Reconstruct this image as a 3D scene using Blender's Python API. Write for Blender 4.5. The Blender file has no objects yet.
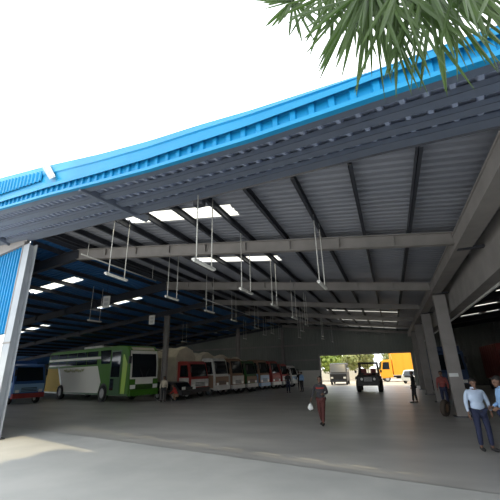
import bpy, bmesh, math, random
from mathutils import Vector, Matrix, Euler
random.seed(7)
SC = bpy.context.scene
COL = SC.collection
PI = math.pi

# ------------------------------------------------------------------ camera
cam_d = bpy.data.cameras.new('camera'); cam = bpy.data.objects.new('camera', cam_d); COL.objects.link(cam)
cam_d.sensor_width = 36; cam_d.lens = 340.0/500*36; cam_d.clip_start = .05; cam_d.clip_end = 600
r_ = Vector((0.92967, 0.36760, -0.02401)); d_ = Vector((-0.14309, 0.30029, -0.94305)); f_ = Vector((-0.33946, 0.88017, 0.33178))
m = Matrix.Identity(4)
for i in range(3):
    m[i][0] = r_[i]; m[i][1] = -d_[i]; m[i][2] = -f_[i]
m[0][3] = 0; m[1][3] = 0; m[2][3] = 2.0
cam.matrix_world = m
SC.camera = cam
# ------------------------------------------------------------------ world, sun, exposure
w = bpy.data.worlds.new('world'); SC.world = w; w.use_nodes = True
bg = w.node_tree.nodes['Background']; bg.inputs[0].default_value = (.93, .97, 1, 1); bg.inputs[1].default_value = 1.7
sun_d = bpy.data.lights.new('sun', 'SUN'); sun = bpy.data.objects.new('sun', sun_d); COL.objects.link(sun)
sun_d.energy = 1.55; sun_d.angle = .012; sun_d.color = (1, .82, .48)
sun.rotation_euler = Vector((0.05, 0.375, -1)).to_track_quat('-Z', 'Y').to_euler(); sun.location = (-10, -10, 30)
SC.view_settings.view_transform = 'Standard'; SC.view_settings.look = 'None'
SC.view_settings.gamma = 1; SC.view_settings.use_curve_mapping = False
SC.view_settings.exposure = 0.75
SC.cycles.max_bounces = 8; SC.cycles.diffuse_bounces = 6

# ------------------------------------------------------------------ materials
def mat(name, col, rough=.7, metal=0, col2=None, scale=3, bump=0, stretch=(1, 1, 1), detail=5, spec=.5):
    mt = bpy.data.materials.new(name); mt.use_nodes = True
    nt = mt.node_tree; b = nt.nodes['Principled BSDF']
    b.inputs['Roughness'].default_value = rough; b.inputs['Metallic'].default_value = metal
    b.inputs['Specular IOR Level'].default_value = spec
    b.inputs['Base Color'].default_value = (*col, 1)
    if col2 or bump:
        tc = nt.nodes.new('ShaderNodeTexCoord'); mp = nt.nodes.new('ShaderNodeMapping'); mp.inputs['Scale'].default_value = stretch
        nz = nt.nodes.new('ShaderNodeTexNoise'); nz.inputs['Scale'].default_value = scale; nz.inputs['Detail'].default_value = detail
        nt.links.new(tc.outputs['Object'], mp.inputs[0]); nt.links.new(mp.outputs[0], nz.inputs['Vector'])
        if col2:
            cr = nt.nodes.new('ShaderNodeValToRGB'); cr.color_ramp.elements[0].position = .35; cr.color_ramp.elements[1].position = .65
            cr.color_ramp.elements[0].color = (*col, 1); cr.color_ramp.elements[1].color = (*col2, 1)
            nt.links.new(nz.outputs['Fac'], cr.inputs[0]); nt.links.new(cr.outputs[0], b.inputs['Base Color'])
        if bump:
            bp = nt.nodes.new('ShaderNodeBump'); bp.inputs['Strength'].default_value = bump; bp.inputs['Distance'].default_value = .02
            nt.links.new(nz.outputs['Fac'], bp.inputs['Height']); nt.links.new(bp.outputs[0], b.inputs['Normal'])
    return mt

M = dict(
    concrete=mat('interior_concrete', (.31, .305, .295), .36, 0, (.42, .41, .39), .35, .15, (1, 2.2, 1), 8),
    apron=mat('apron_concrete', (.35, .355, .345), .75, 0, (.43, .43, .415), .6, .2, (1, 1, 1), 8),
    dust=mat('dusty_yard', (.42, .37, .30), .9, 0, (.52, .46, .38), .3),
    steel=mat('painted_grey_steel', (.21, .195, .185), .6, .05, (.26, .24, .228), 1.5),
    lsteel=mat('light_grey_steel', (.34, .37, .41), .6, .05, (.40, .43, .46), 1.5),
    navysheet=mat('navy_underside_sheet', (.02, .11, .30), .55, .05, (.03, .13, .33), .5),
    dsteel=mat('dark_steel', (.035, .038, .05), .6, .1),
    sheet=mat('galvalume_sheet', (.20, .21, .25), .55, .1, (.25, .26, .30), .5),
    sheet_g=mat('grey_green_wall_sheet', (.16, .175, .16), .6, .1, (.2, .21, .19), .4),
    blue=mat('blue_colour_sheet', (.004, .22, .47), .5, 0, (.006, .25, .53), 1.2, spec=.25),
    canopy=mat('canopy_underside_sheet', (.34, .39, .52), .6), canopyp=mat('canopy_purlin_paint', (.13, .155, .21), .6),
    lblue=mat('blue_flashing', (.01, .25, .50), .45, 0, (.015, .28, .54), 1.0, spec=.3),
    white=mat('white_paint', (.75, .77, .76), .6, 0, (.66, .68, .67), 2),
    whitedirty=mat('dirty_white_paint', (.5, .5, .47), .6, 0, (.62, .61, .57), 2),
    cream=mat('cream_tarp', (.46, .41, .31), .8, 0, (.56, .50, .39), 2, .4),
    glass=mat('dark_vehicle_glass', (.012, .016, .02), .08),
    blackg=mat('black_plastic', (.02, .02, .022), .5),
    rubber=mat('tyre_rubber', (.018, .018, .018), .85), rubber2=mat('dusty_tyre_rubber', (.06, .045, .035), .9),
    rim=mat('wheel_rim_grey', (.40, .40, .40), .5, .2),
    green=mat('bus_green', (.05, .16, .015), .5, spec=.25), dgreen=mat('bus_dark_green', (.02, .09, .02), .35),
    lime=mat('bus_lime', (.35, .55, .06), .35), yellow=mat('bus_yellow', (.62, .40, .0), .6, spec=.2),
    buswhite=mat('bus_white', (.72, .71, .64), .6, spec=.25),
    red=mat('vehicle_red', (.30, .035, .03), .55), dred=mat('oxide_red', (.22, .04, .035), .6),
    dblue=mat('dark_blue_paint', (.012, .035, .10), .45), orange=mat('truck_orange', (.85, .36, .02), .5), vblue=mat('vehicle_blue', (.03, .10, .30), .4),
    lbluev=mat('vehicle_light_blue', (.25, .42, .62), .4), brown=mat('truck_brown', (.22, .13, .08), .6),
    silver=mat('chrome', (.6, .6, .6), .25, .9), lamp=mat('lamp_lens', (.85, .85, .8), .15),
    amber=mat('amber_lens', (.7, .25, .02), .3),
    skin=mat('skin', (.16, .085, .055), .6), hair=mat('black_hair', (.012, .01, .01), .7),
    shirt_b=mat('pale_blue_shirt', (.42, .52, .68), .85, 0, (.47, .57, .72), 6, .2),
    shirt_l=mat('light_blue_shirt', (.24, .42, .70), .85, 0, (.28, .46, .73), 6, .2),
    navy=mat('navy_trousers', (.018, .024, .06), .85), maroon=mat('maroon_cloth', (.07, .016, .014), .85),
    darkc=mat('charcoal_cloth', (.03, .03, .035), .85), shirt_c=mat('cream_shirt', (.5, .44, .34), .85),
    redc=mat('red_cloth', (.4, .04, .03), .85), blackc=mat('black_cloth', (.012, .012, .014), .8),
    bark=mat('bark', (.12, .08, .05), .9, 0, (.2, .14, .09), 8, .6),
    olive=mat('olive_lettering', (.30, .32, .05), .5), stone=mat('parapet_wall', (.6, .58, .53), .8),
)
def leafmat(name, c, c2, sc=2):
    mt = mat(name, c, .5, 0, c2, sc); nt = mt.node_tree; b = nt.nodes['Principled BSDF']; out = nt.nodes['Material Output']
    tr = nt.nodes.new('ShaderNodeBsdfTranslucent'); tr.inputs[0].default_value = (c2[0]*1.2, c2[1]*1.3, c2[2], 1)
    mx = nt.nodes.new('ShaderNodeMixShader'); mx.inputs[0].default_value = .35
    nt.links.new(b.outputs[0], mx.inputs[1]); nt.links.new(tr.outputs[0], mx.inputs[2]); nt.links.new(mx.outputs[0], out.inputs[0])
    return mt
M['palm'] = leafmat('palm_leaf', (.03, .065, .015), (.075, .13, .03), 3)
M['leaf'] = leafmat('tree_leaf', (.17, .24, .05), (.32, .38, .10), 1)
M['leaf2'] = leafmat('tree_leaf_olive', (.22, .25, .09), (.36, .37, .17), 1)
def skymat(k=1, nm='translucent_fibre_sheet'):
    mt = bpy.data.materials.new(nm); mt.use_nodes = True; nt = mt.node_tree
    nt.nodes.remove(nt.nodes['Principled BSDF']); out = nt.nodes['Material Output']
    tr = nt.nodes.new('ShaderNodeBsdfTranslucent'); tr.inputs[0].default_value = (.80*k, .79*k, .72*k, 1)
    tp = nt.nodes.new('ShaderNodeBsdfTransparent'); tp.inputs[0].default_value = (.85, .88, .84, 1)
    mx = nt.nodes.new('ShaderNodeMixShader'); mx.inputs[0].default_value = .02
    nt.links.new(tr.outputs[0], mx.inputs[1]); nt.links.new(tp.outputs[0], mx.inputs[2]); nt.links.new(mx.outputs[0], out.inputs[0])
    return mt
M['sky'] = skymat(); M['sky_low'] = skymat(.3, 'less_translucent_sheet')  # second sheet: same mix with a lower translucent colour

# ------------------------------------------------------------------ mesh helpers
class MB:
    def __init__(s): s.bm = bmesh.new(); s.mats = []
    def mi(s, mt):
        if mt is None: return 0
        if mt not in s.mats: s.mats.append(mt)
        return s.mats.index(mt)
    def face(s, pts, mt=None):
        f = s.bm.faces.new([s.bm.verts.new(p) for p in pts]); f.material_index = s.mi(mt); return f
    def box(s, a, b, mt=None, mtx=None):
        x0, y0, z0 = a; x1, y1, z1 = b
        P = [Vector(p) for p in ((x0, y0, z0), (x1, y0, z0), (x1, y1, z0), (x0, y1, z0), (x0, y0, z1), (x1, y0, z1), (x1, y1, z1), (x0, y1, z1))]
        if mtx: P = [mtx @ p for p in P]
        s.hexa(P, mt); return s
    def hexa(s, P, mt=None):
        v = [s.bm.verts.new(p) for p in P]; k = s.mi(mt)
        for q in ((3, 2, 1, 0), (4, 5, 6, 7), (0, 1, 5, 4), (1, 2, 6, 5), (2, 3, 7, 6), (3, 0, 4, 7)):
            s.bm.faces.new([v[i] for i in q]).material_index = k
        return s
    def beam(s, a, b, wd, ht, mt=None, up=(0, 0, 1)):
        a = Vector(a); b = Vector(b); d = (b-a).normalized(); u = Vector(up); sd = d.cross(u).normalized(); u = sd.cross(d).normalized()
        P = []
        for c, z in ((a, -ht/2), (a, ht/2)):
            pass
        P = [a-sd*wd/2-u*ht/2, a+sd*wd/2-u*ht/2, b+sd*wd/2-u*ht/2, b-sd*wd/2-u*ht/2, a-sd*wd/2+u*ht/2, a+sd*wd/2+u*ht/2, b+sd*wd/2+u*ht/2, b-sd*wd/2+u*ht/2]
        return s.hexa(P, mt)
    def ibeam(s, a, b, wd, ht, t=.03, up=(0, 0, 1), mt=None, ht2=None):
        # I-section between a and b (points on the top flange), depth ht at a and ht2 at b
        a = Vector(a); b = Vector(b); ht2 = ht2 or ht; d = (b-a).normalized(); u = Vector(up); sd = d.cross(u).normalized(); u = sd.cross(d).normalized()
        def hx(l0, l1, h0a, h1a, h0b, h1b):
            s.hexa([a+sd*l0+u*h0a, a+sd*l1+u*h0a, b+sd*l1+u*h0b, b+sd*l0+u*h0b, a+sd*l0+u*h1a, a+sd*l1+u*h1a, b+sd*l1+u*h1b, b+sd*l0+u*h1b], mt)
        hx(-wd/2, wd/2, -t, 0, -t, 0); hx(-wd/2, wd/2, -ht, -ht+t, -ht2, -ht2+t); hx(-t/3, t/3, -ht+t, -t, -ht2+t, -t)
        return s
    def tube(s, pts, r, n=8, mt=None, r2=None):
        pts = [Vector(p) for p in pts]; rings = []; k = s.mi(mt)
        for i, p in enumerate(pts):
            d = (pts[min(i+1, len(pts)-1)]-pts[max(i-1, 0)]).normalized()
            a = d.cross(Vector((0, 0, 1)) if abs(d.z) < .9 else Vector((1, 0, 0))).normalized(); b = d.cross(a)
            rr = r + ((r2 if r2 is not None else r)-r)*i/(len(pts)-1)
            rings.append([s.bm.verts.new(p+(a*math.cos(2*PI*j/n)+b*math.sin(2*PI*j/n))*rr) for j in range(n)])
        for i in range(len(rings)-1):
            for j in range(n):
                f = s.bm.faces.new((rings[i][j], rings[i][(j+1) % n], rings[i+1][(j+1) % n], rings[i+1][j])); f.material_index = k; f.smooth = True
        s.bm.faces.new(rings[0][::-1]).material_index = k; s.bm.faces.new(rings[-1]).material_index = k
        return s
    def lathe(s, prof, n=20, axis='y', c=(0, 0, 0), mt=None, caps=True):
        c = Vector(c); k = s.mi(mt); rings = []
        for (r, h) in prof:
            ring = []
            for j in range(n):
                a = 2*PI*j/n; x, y = r*math.cos(a), r*math.sin(a)
                ring.append(s.bm.verts.new(c+(Vector((x, h, y)) if axis == 'y' else Vector((x, y, h)) if axis == 'z' else Vector((h, x, y)))))
            rings.append(ring)
        for i in range(len(rings)-1):
            for j in range(n):
                f = s.bm.faces.new((rings[i][j], rings[i][(j+1) % n], rings[i+1][(j+1) % n], rings[i+1][j])); f.material_index = k; f.smooth = True
        if not caps: return s
        s.bm.faces.new(rings[0]).material_index = k; s.bm.faces.new(rings[-1][::-1]).material_index = k
        return s
    def prism(s, prof, y0, y1, mt=None, inset=0):
        # side profile (x,z) extruded across y
        n = len(prof); k = s.mi(mt); cx = sum(p[0] for p in prof)/n; cz = sum(p[1] for p in prof)/n
        def ring(y, ins): return [s.bm.verts.new((p[0]+(cx-p[0])*ins, y, p[1]+(cz-p[1])*ins)) for p in prof]
        rs = [ring(y0, inset), ring(y0+inset*1.2, 0), ring(y1-inset*1.2, 0), ring(y1, inset)] if inset else [ring(y0, 0), ring(y1, 0)]
        for i in range(len(rs)-1):
            for j in range(n): s.bm.faces.new((rs[i][j], rs[i][(j+1) % n], rs[i+1][(j+1) % n], rs[i+1][j])).material_index = k
        s.bm.faces.new(rs[0][::-1]).material_index = k; s.bm.faces.new(rs[-1]).material_index = k
        return s
    def build(s, name, mt=None, parent=None, smooth=False, recalc=True):
        if recalc: bmesh.ops.recalc_face_normals(s.bm, faces=s.bm.faces)
        me = bpy.data.meshes.new(name); s.bm.to_mesh(me); s.bm.free()
        if mt is not None and s.mats and s.mats[0] is not mt and mt not in s.mats: pass
        for q in (s.mats or [mt]): me.materials.append(q)
        if smooth:
            for p in me.polygons: p.use_smooth = True
        o = bpy.data.objects.new(name, me); COL.objects.link(o)
        if parent: o.parent = parent
        return o
def tag(o, label=None, cat=None, group=None, kind=None):
    if label: o['label'] = label
    if cat: o['category'] = cat
    if group: o['group'] = group
    if kind: o['kind'] = kind
    return o
def thing(name, loc, rz=0, label=None, cat=None, group=None):
    o = bpy.data.objects.new(name, None); COL.objects.link(o); o.location = loc; o.rotation_euler = (0, 0, rz); o.empty_display_size = .2
    return tag(o, label, cat, group)
def struct(o): o['kind'] = 'structure'; return o
def kids(o): return [c for c in COL.objects if c.parent is o]
def copy_tree(o, parent=None):
    c = o.copy(); COL.objects.link(c)
    if parent: c.parent = parent
    for ch in kids(o): copy_tree(ch, c)
    return c

# ------------------------------------------------------------------ geometry of the shed
RX, RZ, SL = -12.0, 7.35, .116           # ridge
VX = 2.4                                  # valley between the two sheds
def roof_z(x):                            # underside of the sheet
    if x <= RX: return RZ - SL*(RX-x)
    if x <= VX: return RZ - SL*(x-RX)
    return RZ - SL*(VX-RX) + SL*(x-VX)
FR = [10.35, 16.9, 23.2, 29.4, 35.6, 41.8]   # frame lines
BACK = 41.8
def yin(x): return 5.85-.22*x             # line of the front, where the canopy starts
def zin(x): return 5.43+.117*(2.06-max(x, RX)) - (.0 if x > RX else .117*0)
XR = 2.15                                 # right hand column line

# ---- floor
b = MB(); b.face([(-46, yin(-46)+2.0, 0), (28, yin(28)+2.0, 0), (28, BACK+.2, 0), (-46, BACK+.2, 0)])
floor = struct(b.build('floor', M['concrete']))
b = MB(); b.face([(-60, -30, -.012), (40, -30, -.012), (40, 12, -.012), (-60, 22, -.012)])
struct(b.build('floor_apron', M['apron']))
b = MB(); b.face([(-120, BACK, -.02), (120, BACK, -.02), (120, 220, -.02), (-120, 220, -.02)])
struct(b.build('floor_yard', M['dust']))

# ---- corrugated sheet along x, with skylight openings
def corr_sheet(mb, x0, x1, ya, yb, holes, zf, pitch=.25, h=.045, front=None):
    y = ya; prof = []
    while y < yb:
        prof += [(y, 0), (y+pitch*.55, 0), (y+pitch*.68, h), (y+pitch*.87, h)]; y += pitch
    prof.append((y, 0))
    for (p, q) in zip(prof, prof[1:]):
        xs = [x0, x1]; cut = []
        for (hx0, hx1, hy0, hy1) in holes:
            if hy0 <= p[0] < hy1: cut.append((hx0, hx1))
        segs = [(x0, x1)]
        for c0, c1 in cut:
            ns = []
            for s0, s1 in segs:
                if c1 <= s0 or c0 >= s1: ns.append((s0, s1)); continue
                if c0 > s0: ns.append((s0, c0))
                if c1 < s1: ns.append((c1, s1))
            segs = ns
        for s0, s1 in segs:
            if front is not None:
                # clip the sheet against the skewed front line  y > front(x)
                lim = (5.85-q[0])/.22 + 1.1     # x beyond which y > yin(x)
                s0 = max(s0, lim)
                if s0 >= s1: continue
            mb.face([(s0, p[0], zf(s0)+p[1]), (s1, p[0], zf(s1)+p[1]), (s1, q[0], zf(s1)+q[1]), (s0, q[0], zf(s0)+q[1])])
SK = []   # (x0,x1,y0,y1,label)
SK += [(-7.55, -3.6, 7.85, 8.6, 'broad bright skylight strip just behind the front canopy'),
       (-7.6, -3.75, 12.8, 13.45, 'bright skylight strip just behind the nearest cross rafter'),
       (-7.7, -3.8, 18.9, 19.6, 'thin bright skylight strip behind the second cross rafter')]
for k, (y, n) in enumerate(((28.1, 'third'), (34.4, 'fourth'), (40.3, 'fifth'))):
    SK.append((-4.3, 1.1, y, y+.7, 'faint long skylight strip well behind the %s cross rafter, towards the exit' % n))
for k, (y, s) in enumerate(((13.2, 'leftmost and largest skylight strip left of the ridge, above the bus rear'),
                            (18.6, 'second skylight strip left of the ridge, above the green bus'),
                            (24.6, 'third skylight strip left of the ridge, above the bus front'),
                            (30.8, 'fourth skylight strip left of the ridge, just right of the thin column'),
                            (37.6, 'smallest and farthest skylight strip left of the ridge'))):
    SK.append((-19.0+(-.35*k), -15.35-.3*k, y, y+.7, s))
for k, (y, s) in enumerate(((19.6, 'low skylight strip near the left edge, behind the blue clad wall'), (24.4, 'low skylight strip above the green bus roof'))):
    SK.append((-29.5, -25.5, y, y+.7, s))
holes = [s[:4] for s in SK]
b = MB(); corr_sheet(b, RX, VX, 4.9, BACK, holes, roof_z, front=1)
ceil = struct(b.build('ceiling', M['sheet']))
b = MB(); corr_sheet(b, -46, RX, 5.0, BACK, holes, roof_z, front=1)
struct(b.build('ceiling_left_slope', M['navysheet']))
RSK = [(6.2, 9.4, 12.2, 12.7), (6.2, 9.4, 18.2, 18.7), (6.2, 9.6, 24.2, 24.7), (6.2, 9.6, 30.2, 30.7), (6.2, 9.6, 36.2, 36.7)]
b = MB(); corr_sheet(b, VX, 28, 2.5, BACK, RSK, roof_z, pitch=.3, front=1)
struct(b.build('ceiling_right_shed', M['sheet']))
for (x0, x1, y0, y1, lab) in SK:
    b = MB(); corr_sheet(b, x0-.03, x1+.03, y0-.3, y1+.3, [], lambda x: roof_z(x)+.06)
    tag(b.build('skylight', M['sky_low' if x1 > 0 else 'sky']), 'translucent ' + lab, 'skylight', 'skylight strips in the main roof')
for k, (x0, x1, y0, y1) in enumerate(RSK):
    b = MB(); corr_sheet(b, x0-.03, x1+.03, y0-.3, y1+.3, [], lambda x: roof_z(x)+.06)
    tag(b.build('skylight', M['sky']), 'translucent skylight strip in the dark shed on the right, %s from the front' % ('nearest', 'second', 'third', 'fourth', 'farthest')[k], 'skylight', 'skylight strips in the right shed')

# ---- purlins (run into the depth, below the sheet)
def purlin_front(x): return max(yin(x)+.25, 4.6)
px = []
x = 1.02
while x > -11.8: px.append(x); x -= 1.24
x = -13.0
while x > -40: px.append(x); x -= 1.6
for x in px:
    b = MB(); z = roof_z(x)-.01; y0 = purlin_front(x)
    b.box((x-.03, y0, z-.20), (x-.015, BACK-.1, z)); b.box((x-.03, y0, z-.20), (x+.05, BACK-.1, z-.185)); b.box((x-.03, y0, z-.015), (x+.05, BACK-.1, z))
    o = b.build('purlin', M['dsteel'], ceil)
for x in [4.2+1.9*k for k in range(11)]:
    b = MB(); z = roof_z(x)-.01
    b.box((x-.03, yin(x)+1, z-.2), (x+.03, BACK-.1, z)); b.build('purlin', M['dsteel'], ceil)
b = MB(); b.box((RX-.25, purlin_front(RX), RZ-.24), (RX-.2, BACK-.1, RZ-.04)); b.box((RX+.2, purlin_front(RX), RZ-.24), (RX+.25, BACK-.1, RZ-.04))
b.build('ridge_purlin', M['dsteel'], ceil)

# ---- rafters: one thing per frame line
ORD = ['nearest', 'second', 'third', 'fourth', 'fifth', 'farthest']
for k, y in enumerate(FR):
    if k == 5: y -= .35
    o = thing('roof_rafter', (RX, y, 0), 0, 'grey steel cross rafter of the main roof, %s' % ('nearest, the widest beam crossing behind the canopy' if k == 0 else ORD[k]+' from the front'), 'roof beam', 'cross rafters of the main roof')
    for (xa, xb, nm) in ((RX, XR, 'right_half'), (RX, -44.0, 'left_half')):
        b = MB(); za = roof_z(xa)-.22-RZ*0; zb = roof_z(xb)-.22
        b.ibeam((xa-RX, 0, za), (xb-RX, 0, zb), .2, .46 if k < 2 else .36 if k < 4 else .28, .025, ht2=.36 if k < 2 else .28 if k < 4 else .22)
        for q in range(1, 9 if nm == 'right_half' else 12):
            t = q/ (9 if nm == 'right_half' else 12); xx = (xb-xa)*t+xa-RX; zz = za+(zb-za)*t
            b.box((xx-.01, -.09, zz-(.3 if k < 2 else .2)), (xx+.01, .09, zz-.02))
        b.build('beam_half', M['steel'] if nm == 'right_half' else M['dsteel'], o)  # left half darker: shade under the left roof put into the steel colour
    if k in (0, 1):
        b = MB(); b.box((XR-RX-.02, -.14, roof_z(XR)-.7), (XR-RX+.02, .14, roof_z(XR)-.2))
        b.build('end_plate', M['dred'], o)
for k, y in enumerate(FR):
    if k == 5: y -= .35
    o = thing('roof_rafter', (3.3, y, 0), 0, 'dark rafter of the right hand shed, %s from the front' % ORD[k], 'roof beam', 'rafters of the right shed')
    b = MB(); b.ibeam((0, 0, roof_z(3.3)-.2), (24.4, 0, roof_z(27.7)-.2), .2, .4, .025); b.build('beam', M['dsteel'], o)

# ---- columns
def column(x, y, top, wx, wy, label, name='steel_column', mt=None, brace=True):
    o = thing(name, (x, y, 0), 0, label, 'column', 'steel columns')
    b = MB(); b.box((-wx/2, -wy/2, .02), (-wx/2+.02, wy/2, top)); b.box((wx/2-.02, -wy/2, .02), (wx/2, wy/2, top)); b.box((-wx/2+.02, -.01, .02), (wx/2-.02, .01, top))
    for z in (1.4, 2.9, 4.4):
        if z < top-.3: b.box((-wx/2+.02, -wy/2+.01, z), (wx/2-.02, wy/2-.01, z+.015))
    b.build('shaft', mt or M['steel'], o)
    b = MB(); b.box((-wx/2-.08, -wy/2-.08, 0), (wx/2+.08, wy/2+.08, .025))
    for sx in (-1, 1):
        for sy in (-1, 1): b.lathe([(.02, .025), (.02, .06)], 8, 'z', (sx*(wx/2+.04), sy*(wy/2+.04), 0))
    b.build('base_plate', M['dsteel'], o)
    b = MB(); b.box((-wx/2-.05, -wy/2-.03, top), (wx/2+.05, wy/2+.03, top+.02)); b.build('cap_plate', M['dsteel'], o)
    return o
def boxcol(x, y, top, wx, wy, label):
    o = thing('steel_column', (x, y, 0), 0, label, 'column', 'steel columns')
    b = MB(); b.box((-wx/2, -wy/2, .03), (wx/2, wy/2, top)); b.build('shaft', M['steel'], o)
    b = MB(); b.box((-wx/2-.1, -wy/2-.1, 0), (wx/2+.1, wy/2+.1, .03)); b.build('base_plate', M['dsteel'], o)
    return o
def leftcol(x, y, top, wx, wy, label):
    o = thing('steel_column', (x, y, 0), -.2, label, 'column', 'steel columns')
    b = MB(); b.box((-wx/2, -wy/2, .03), (wx/2, -wy/2+.03, top)); b.box((-wx/2, wy/2-.03, .03), (wx/2, wy/2, top)); b.box((-.02, -wy/2+.03, .03), (.02, wy/2-.03, top))
    b.build('shaft', M['lsteel'], o)
    b = MB(); b.box((-wx/2-.1, -wy/2-.1, 0), (wx/2+.1, wy/2+.1, .03)); b.build('base_plate', M['dsteel'], o)
    b = MB(); b.box((-wx/2-.04, -wy/2-.02, 3.1), (wx/2+.04, -wy/2-.0, 3.16)); b.build('splice_plate', M['steel'], o)
    return o
c1 = boxcol(2.4, 17.3, 4.95, .48, .4, 'broad grey column nearest on the right, behind the men in blue shirts')
b = MB(); b.box((-.245, -.215, 1.52), (.1, -.2, 1.66), mt=None); b.build('notice_plate', M['white'], c1)
boxcol(2.35, 23.6, 4.95, .5, .4, 'second grey column of the right hand row, behind the nearest broad one')
boxcol(2.3, 29.6, 4.95, .48, .4, 'third grey column of the right hand row, beside the exit opening')
boxcol(2.3, 35.6, 4.95, .48, .4, 'fourth grey column of the right hand row')
lc = leftcol(-12.85, 8.77, 6.95, .5, .3, 'tall grey column at the left end of the opening, beside the blue clad wall')
column(-16.2, 23.2, roof_z(-16.2)-.62, .36, .3, 'slim grey interior column right of the green bus')
column(-15.45, 35.6-.35+.35, roof_z(-15.45)-.62, .36, .3, 'slim grey interior column among the parked trucks')
column(-12, 41.3, RZ-.75, .3, .26, 'slim column against the back wall left of the exit')

# ---- girders along the right columns
o = thing('valley_girder', (XR, 0, 0), 0, 'long grey steel girder running above the right hand columns into the depth', 'girder')
b = MB(); b.ibeam((.12, 5.5, 5.40), (.12, BACK-.2, 5.40), .42, .42, .04); b.box((-.06, 5.5, 5.02), (-.03, BACK-.2, 5.36)); b.build('girder_beam', M['steel'], o)
b = MB()
b.box((.62, 5.4, 4.22), (.66, BACK-.2, 5.3)); b.box((.62, 5.4, 4.18), (1.0, BACK-.2, 4.22)); b.box((.98, 5.4, 4.22), (1.02, BACK-.2, 5.3))
b.build('gutter_web', M['steel'], o)
b = MB(); b.box((1.0, 5.4, 4.10), (1.06, BACK-.2, 4.17)); b.build('edge_trim', M['whitedirty'], o)
for y in FR[:5]:
    b = MB(); b.box((.1, y-.08, 4.96), (.64, y+.08, 5.02)); b.box((-.02, y-.1, 4.97), (.3, y+.1, 5.0)); b.build('bracket', M['dsteel'], o)

# ---- walls
def rib_wall(mb, x0, x1, y, z0, z1, pitch=.3, h=.04, yf=None, mt=None):
    x = x0; P = []
    while x < x1: P += [(x, 0), (x+pitch*.55, 0), (x+pitch*.65, h), (x+pitch*.9, h)]; x += pitch
    P.append((x1, 0)); P = [p for p in P if p[0] <= x1]
    g = yf or (lambda x: y); Z1 = z1 if callable(z1) else (lambda x: z1); Z0 = z0 if callable(z0) else (lambda x: z0)
    for p, q in zip(P, P[1:]):
        mb.face([(p[0], g(p[0])-p[1], Z0(p[0])), (q[0], g(q[0])-q[1], Z0(q[0])), (q[0], g(q[0])-q[1], Z1(q[0])), (p[0], g(p[0])-p[1], Z1(p[0]))], mt)
OX0, OX1, OZ = -7.75, 2.05, 3.3
b = MB()
rib_wall(b, -46, OX0, BACK, 1.75, lambda x: roof_z(x))
rib_wall(b, OX0, OX1, BACK, OZ, lambda x: roof_z(x))
rib_wall(b, OX1, 28, BACK, 0, lambda x: roof_z(x))
b.build('wall_back', M['sheet_g']); struct(COL.objects['wall_back'])
b = MB(); b.box((-46, BACK-.05, 0), (OX0, BACK+.15, 1.75)); struct(b.build('wall_back_plinth', M['stone']))
b = MB()
b.beam((OX0-.1, BACK-.12, OZ+.1), (OX1, BACK-.12, OZ+.1), .12, .2); b.beam((OX0, BACK-.12, 0), (OX0, BACK-.12, OZ), .2, .2, up=(0, 1, 0)); b.beam((-46, BACK-.14, 4.6), (OX0, BACK-.14, 4.6), .1, .16); b.beam((-46, BACK-.14, 2.9), (OX0, BACK-.14, 2.9), .1, .12)
struct(b.build('trim_1', M['steel']))
b = MB(); b.box((-46.2, 16, 3.1), (-46, 27, 3.6)); b.box((-46.2, 27, 0), (-46, BACK, 3.6)); struct(b.build('wall_left', M['sheet_g']))
b = MB(); rib_wall(b, 3.4, 28, 0, 0, 7.5, .3, .04, yf=lambda x: 5.1-.05*(x-3.4)); struct(b.build('wall_front_right', M['blue']))  # unseen wall, added to keep daylight out of the right shed
b = MB(); b.box((28, 3.5, 0), (28.2, BACK, 9.5)); struct(b.build('wall_right', M['sheet_g']))
# front wall left of the opening
XC = -13.1
b = MB(); rib_wall(b, -27, XC-.12, 0, 3.5, 6.95, .25, .05, yf=lambda x: yin(x)+.02); struct(b.build('wall_front', M['blue'], recalc=True))
b = MB()
P0 = (XC-.1, yin(XC)); P1 = (-30, yin(-30))
def yslab(mb, x0, x1, z0, z1, off0, off1):
    mb.hexa([(x0, yin(x0)+off0, z0), (x1, yin(x1)+off0, z0), (x1, yin(x1)+off1, z0), (x0, yin(x0)+off1, z0), (x0, yin(x0)+off0, z1), (x1, yin(x1)+off0, z1), (x1, yin(x1)+off1, z1), (x0, yin(x0)+off1, z1)])
yslab(b, -27, XC-.02, 0, 3.45, -.08, .12); struct(b.build('wall_front_base', M['white']))
b = MB(); yslab(b, -27, XC+.1, 6.95, 7.08, -.12, .14); yslab(b, -27, XC+.1, 7.08, 7.6, -.04, .1); yslab(b, XC-.1, XC-.02, 3.45, 6.95, -.08, .1)
struct(b.build('trim_2', M['steel']))

# ---- canopy: skewed front overhang with purlins, sheet and blue fascia
def interp(T, x):
    T = sorted(T)
    if x <= T[0][0]: (a, b_), (c, d) = T[0], T[1]; return b_+(d-b_)/(c-a)*(x-a)
    for (a, b_), (c, d) in zip(T, T[1:]):
        if x <= c: return b_+(d-b_)*(x-a)/(c-a)
    (a, b_), (c, d) = T[-2], T[-1]; return b_+(d-b_)/(c-a)*(x-a)
ZO = [(-14.5, 7.75), (-11.6, 7.30), (-8.2, 6.72), (-5.85, 6.27), (-4.1, 5.95), (-2.7, 5.74), (-1.65, 5.58), (.3, 5.36), (1.6, 5.20), (5, 4.8)]
ZI = [(-15.6, 7.5), (-12.8, 7.14), (-6.6, 6.43), (-2.4, 5.98), (.28, 5.70), (2.06, 5.45), (5, 5.08)]
ZT = [(-14, 9.15), (-12.3, 8.75), (-8.7, 7.86), (-6, 7.13), (-4.16, 6.69), (-2.75, 6.41), (-1.6, 6.15), (.35, 5.78), (1.7, 5.60), (5, 5.2)]
DEP = 1.8
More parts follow.
